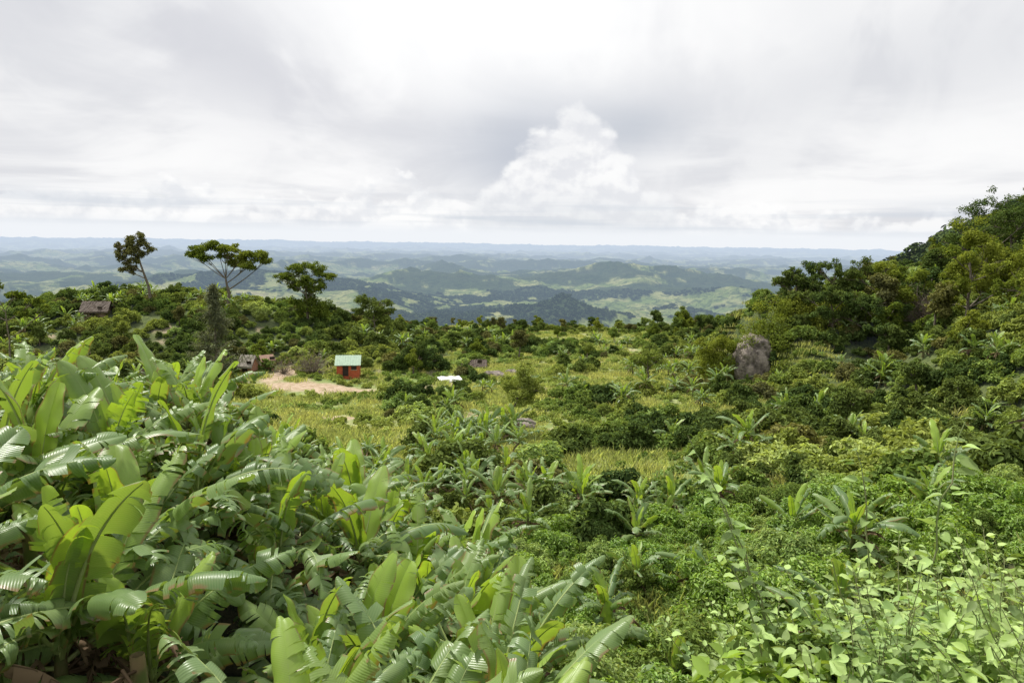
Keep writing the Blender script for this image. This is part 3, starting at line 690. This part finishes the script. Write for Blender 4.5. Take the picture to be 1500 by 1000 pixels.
# ------------------------------------------------------------------ buildings
def box(mb, x0, x1, y0, y1, z0, z1, mat=0):
    V = [(x0,y0,z0),(x1,y0,z0),(x1,y1,z0),(x0,y1,z0),(x0,y0,z1),(x1,y0,z1),(x1,y1,z1),(x0,y1,z1)]
    mb.add(V, [(0,3,2,1),(4,5,6,7),(0,1,5,4),(1,2,6,5),(2,3,7,6),(3,0,4,7)], mat)
def flatm(name, c, c2=None, sc=4.): return simple(name, c, c2 or tuple(q*.75 for q in c), sc, .7, .15, .02)
def hut(name, x, y, w, d, h, rise, rot, wm, rm, over=.35, thatch=False, zoff=0.):
    e = bpy.data.objects.new(name, None); scene.collection.objects.link(e)
    e.location = (x, y, float(height(x, y))+zoff); e.rotation_euler = (0, 0, rot)
    parts = []
    mb = MB(); box(mb, -w/2, w/2, -d/2, d/2, -1.4, h)
    V = [(-w/2+.002, -d/2, h), (-w/2+.002, d/2, h), (-w/2+.002, 0, h+rise-.04), (w/2-.002, -d/2, h), (w/2-.002, d/2, h), (w/2-.002, 0, h+rise-.04)]
    mb.add(V, [(0, 2, 1), (3, 4, 5)]); parts.append(mb.obj('walls', [wm], False))
    mb = MB(); ns = 24
    for sd in (-1, 1):
        X = np.linspace(-w/2-over, w/2+over, ns+1); q = np.linspace(0, 1, 7)
        XX, Q = np.meshgrid(X, q, indexing='ij'); k_ = rise/(d/2)
        YY = sd*(Q*(d/2+over)); ZZ = h+rise+.03-np.abs(YY)*k_+(.015*np.sin(XX*25) if not thatch else .05*rng.normal(size=XX.shape))
        th = .03 if not thatch else .22
        for dz, fl in ((th, sd < 0), (0, sd > 0)):
            a = np.arange(ns)[:, None]*7+np.arange(6)[None]; F = np.stack([a, a+1, a+8, a+7], -1).reshape(-1, 4)
            if fl: F = F[:, ::-1]
            mb.add(np.stack([XX, YY, ZZ+dz], -1).reshape(-1, 3), F)
        yb = sd*(d/2+over); zb = h+rise+.03-abs(yb)*k_
        box(mb, -w/2-over-.01, w/2+over+.01, min(yb, yb+sd*.03), max(yb, yb+sd*.03), zb-.03, zb+th+.02)
    parts.append(mb.obj('roof', [rm], False))
    dk = flatm(name+'_dark', (.05, .035, .03)); fr = flatm(name+'_frame', (.45, .4, .33))
    mb = MB(); box(mb, -.1-w*.2, .7-w*.2, -d/2-.03, -d/2-.004, 0, min(1.85, h-.15)); parts.append(mb.obj('door', [dk], False))
    mb = MB(); box(mb, w*.15, w*.15+.75, -d/2-.025, -d/2-.004, .9, 1.5); parts.append(mb.obj('window', [dk], False))
    mb = MB(); box(mb, w*.15-.07, w*.15+.82, -d/2-.04, -d/2-.028, .83, .9); box(mb, w*.15-.07, w*.15+.82, -d/2-.04, -d/2-.028, 1.5, 1.57); parts.append(mb.obj('window_frame', [fr], False))
    for p in parts: p.parent = e
    return e
W_red = flatm('red_paint', (.55, .13, .06)); W_brick = flatm('clay_wall', (.42, .22, .15)); W_mud = flatm('mud_wall', (.28, .2, .15))
R_green = flatm('green_roof', (.42, .54, .42), (.34, .45, .35)); R_th = flatm('thatch', (.30, .27, .23), (.40, .36, .31), 8.); R_br = flatm('rusty_roof', (.07, .055, .045), (.13, .10, .08))
hut('red_hut', -23.3, 96, 3.1, 2.7, 1.7, 1.0, R(8), W_red, R_green, .25, zoff=.55)
hut('thatched_hut', -37.6, 96, 1.8, 1.8, .9, 1.1, R(-12), W_brick, R_th, .3, True, zoff=.6)
hut('clay_hut', -36.2, 99, 1.6, 1.6, 1.1, .6, R(40), W_brick, flatm('clay_roof', (.38, .24, .18)), .25, zoff=.6)
hut('thatched_shelter', -6.3, 112, 3.6, 2.6, .25, .8, R(5), W_mud, R_br, .35, True, zoff=.1)
hut('brown_roof_house', -74, 121, 3.4, 3.0, .9, 1.2, R(14), W_mud, R_br, .6, True, zoff=.3)
hut('wooden_shed', 33.0, 40, 3, 3, 2.0, .8, R(4), W_mud, flatm('tin_roof', (.3, .29, .28)), .2)
mb = MB(); X = np.linspace(-1.6, 1.6, 12); T = np.linspace(0, np.pi, 14); XX, TT = np.meshgrid(X, T, indexing='ij')
Vv = np.stack([XX+.15*np.sin(TT*3), np.cos(TT)*1.5, np.sin(TT)*(.6+.07*np.sin(XX*5))-.05], -1).reshape(-1, 3)
a = np.arange(11)[:, None]*14+np.arange(13)[None]; mb.add(Vv, np.stack([a, a+14, a+15, a+1], -1).reshape(-1, 4))
o = mb.obj('white_plastic_tunnel', [flatm('white_plastic', (.75, .75, .75), (.6, .61, .63))]); o.location = (-9, 97, float(height(-9, 97))+.1); o.rotation_euler = (0, 0, R(12))

# ------------------------------------------------------------------ world / sky
w = bpy.data.worlds.new('World'); scene.world = w; w.use_nodes = True; w.node_tree.nodes.clear()
nb = NB(w.node_tree)
SUN_EL, SUN_AZ = R(60), R(-50)     # azimuth from +Y toward +X
sky = nb.n('ShaderNodeTexSky', sky_type='NISHITA', sun_disc=False); sky.sun_elevation = SUN_EL; sky.sun_rotation = SUN_AZ
tc = nb.n('ShaderNodeTexCoord').outputs['Generated']
sx, sy, sz = nb.sep(tc)
az = nb.m('ARCTAN2', sx, sy); el = nb.m('ARCSINE', sz)
zz = nb.m('ADD', nb.m('MAXIMUM', sz, 0.), .14)
pv = nb.xyz(nb.m('DIVIDE', sx, zz), nb.m('DIVIDE', sy, zz), 0.)
def gauss(u, v, su, sv, sh=0.):
    b0 = nb.m('SUBTRACT', el, v); a0 = nb.m('SUBTRACT', az, u)
    if sh: b0 = nb.m('MULTIPLY_ADD', a0, sh, b0)
    a = nb.m('DIVIDE', a0, su); b = nb.m('DIVIDE', b0, sv)
    return nb.m('EXPONENT', nb.m('MULTIPLY', nb.m('ADD', nb.m('MULTIPLY', a, a), nb.m('MULTIPLY', b, b)), -1.))
n1 = nb.noise(pv, .7, 5, .55, .5); n2 = nb.noise(tc, 4.2, 5, .55, .6)
base = nb.mix(nb.ss(n1, .38, .62), (.74, .75, .785), (.96, .96, .965))
base = nb.mix(nb.m('MULTIPLY', nb.ss(n2, .46, .60), .55), base, (.99, .99, .99))
n2b = nb.ss(n2, .32, .54)
base = nb.mix(nb.m('MULTIPLY', gauss(-.08, .42, .36, .24), .95), base, (1.1, 1.1, 1.1))
base = nb.mix(nb.m('MULTIPLY', nb.m('MULTIPLY', gauss(-.55, .30, .30, .10, .35), .75), n2b), base, (.66, .67, .72))
base = nb.mix(nb.m('MULTIPLY', nb.m('MULTIPLY', gauss(-.30, .20, .26, .05, .3), .65), n2b), base, (.67, .68, .73))
base = nb.mix(nb.m('MULTIPLY', gauss(.02, .12, .12, .075), .88), base, (.52, .56, .64))
base = nb.mix(nb.m('MULTIPLY', gauss(.17, .155, .08, .035), .75), base, (.54, .58, .65))
base = nb.mix(nb.m('MULTIPLY', nb.m('MULTIPLY', gauss(.45, .20, .28, .06, -.2), .5), n2b), base, (.70, .715, .755))
# cumulus
vn = nb.xyz(az, nb.m('MULTIPLY', el, 1.25), 0.)
cn = nb.noise(vn, 15., 6, .52, .1); cn2 = nb.noise(vn, 5., 3, .5)
vs = nb.xyz(nb.m('ADD', az, -.005), nb.m('MULTIPLY', nb.m('ADD', el, .010), 1.25), 0.); cs = nb.noise(vs, 15., 4, .52, .1)
lit = nb.ss(nb.m('SUBTRACT', cn, cs), -.10, .08)
def blobf(u, v, r, sq=1.):
    a = nb.m('SUBTRACT', az, u); b = nb.m('MULTIPLY', nb.m('SUBTRACT', el, v), sq)
    return nb.m('SUBTRACT', r, nb.m('SQRT', nb.m('ADD', nb.m('MULTIPLY', a, a), nb.m('MULTIPLY', b, b))))
fld = None
for b in [(.080, .155, .028), (.062, .125, .042), (.110, .122, .042), (.040, .090, .052), (.13, .08, .055), (.08, .05, .10), (.0, .035, .06), (.18, .03, .05)]:
    q = blobf(*b); fld = q if fld is None else nb.m('SMOOTH_MAX', fld, q, .015)
fld = nb.m('ADD', fld, nb.m('MULTIPLY', nb.m('SUBTRACT', cn, .5), .085))
cov = nb.ss(fld, -.004, .014)
ccol = nb.mix(lit, (.82, .83, .865), (1.0, 1.0, 1.0))
ccol = nb.mix(nb.m('MULTIPLY', nb.ss(cn2, .45, .62), .45), ccol, (.75, .77, .81))
ccol = nb.mix(nb.m('MULTIPLY', nb.ss(el, .10, .01), .7), ccol, (.74, .77, .81))
thr = nb.m('MULTIPLY_ADD', el, 2.8, .38)
bf = nb.m('SUBTRACT', nb.m('ADD', nb.m('MULTIPLY', cn, .5), nb.m('MULTIPLY', cn2, .5)), thr)
bc = nb.ss(bf, -.01, .035)
bcol = nb.mix(lit, (.80, .82, .86), (1.0, 1.0, 1.0))
col = nb.mix(nb.m('MULTIPLY', bc, .8), base, bcol)
col = nb.mix(nb.m('MULTIPLY', cov, .92), col, ccol)
st = nb.noise(nb.xyz(nb.m('MULTIPLY', az, 2.2), nb.m('MULTIPLY', el, 60.), 0.), 1., 4, .5)
stm = nb.m('MULTIPLY', nb.ss(el, .075, .02), nb.ss(st, .45, .62))
col = nb.mix(nb.m('MULTIPLY', stm, .75), col, (.64, .69, .76))
col = nb.mix(nb.ss(el, .028, .004), col, (.88, .91, .95))
gapm = nb.m('MULTIPLY', nb.ss(n1, .66, .78), .2)
sc10 = nb.mix(1., col, (10., 10., 10.), 'MULTIPLY')
fin = nb.mix(gapm, sc10, sky.outputs[0])
bg = nb.n('ShaderNodeBackground'); nb.L.new(fin, bg.inputs[0]); bg.inputs[1].default_value = .1
ow = nb.n('ShaderNodeOutputWorld'); nb.L.new(bg.outputs[0], ow.inputs[0])

sun = bpy.data.lights.new('sun', 'SUN'); sun.energy = 4.7; sun.angle = R(5); sun.color = (1, .96, .88)
so = bpy.data.objects.new('sun', sun); scene.collection.objects.link(so)
dv = Vector((math.sin(SUN_AZ)*math.cos(SUN_EL), math.cos(SUN_AZ)*math.cos(SUN_EL), math.sin(SUN_EL)))
so.rotation_euler = dv.to_track_quat('Z', 'Y').to_euler(); so.location = (0, 0, 60)

cam = bpy.data.cameras.new('camera'); cam.lens = 24; cam.sensor_width = 36; cam.clip_start = .1; cam.clip_end = 120000
co = bpy.data.objects.new('camera', cam); scene.collection.objects.link(co)
co.matrix_world = Matrix.Rotation(R(90-8.5), 4, 'X') @ Matrix.Rotation(R(.9), 4, 'Z')
scene.camera = co
scene.view_settings.view_transform = 'Standard'; scene.view_settings.look = 'None'; scene.view_settings.exposure = 0
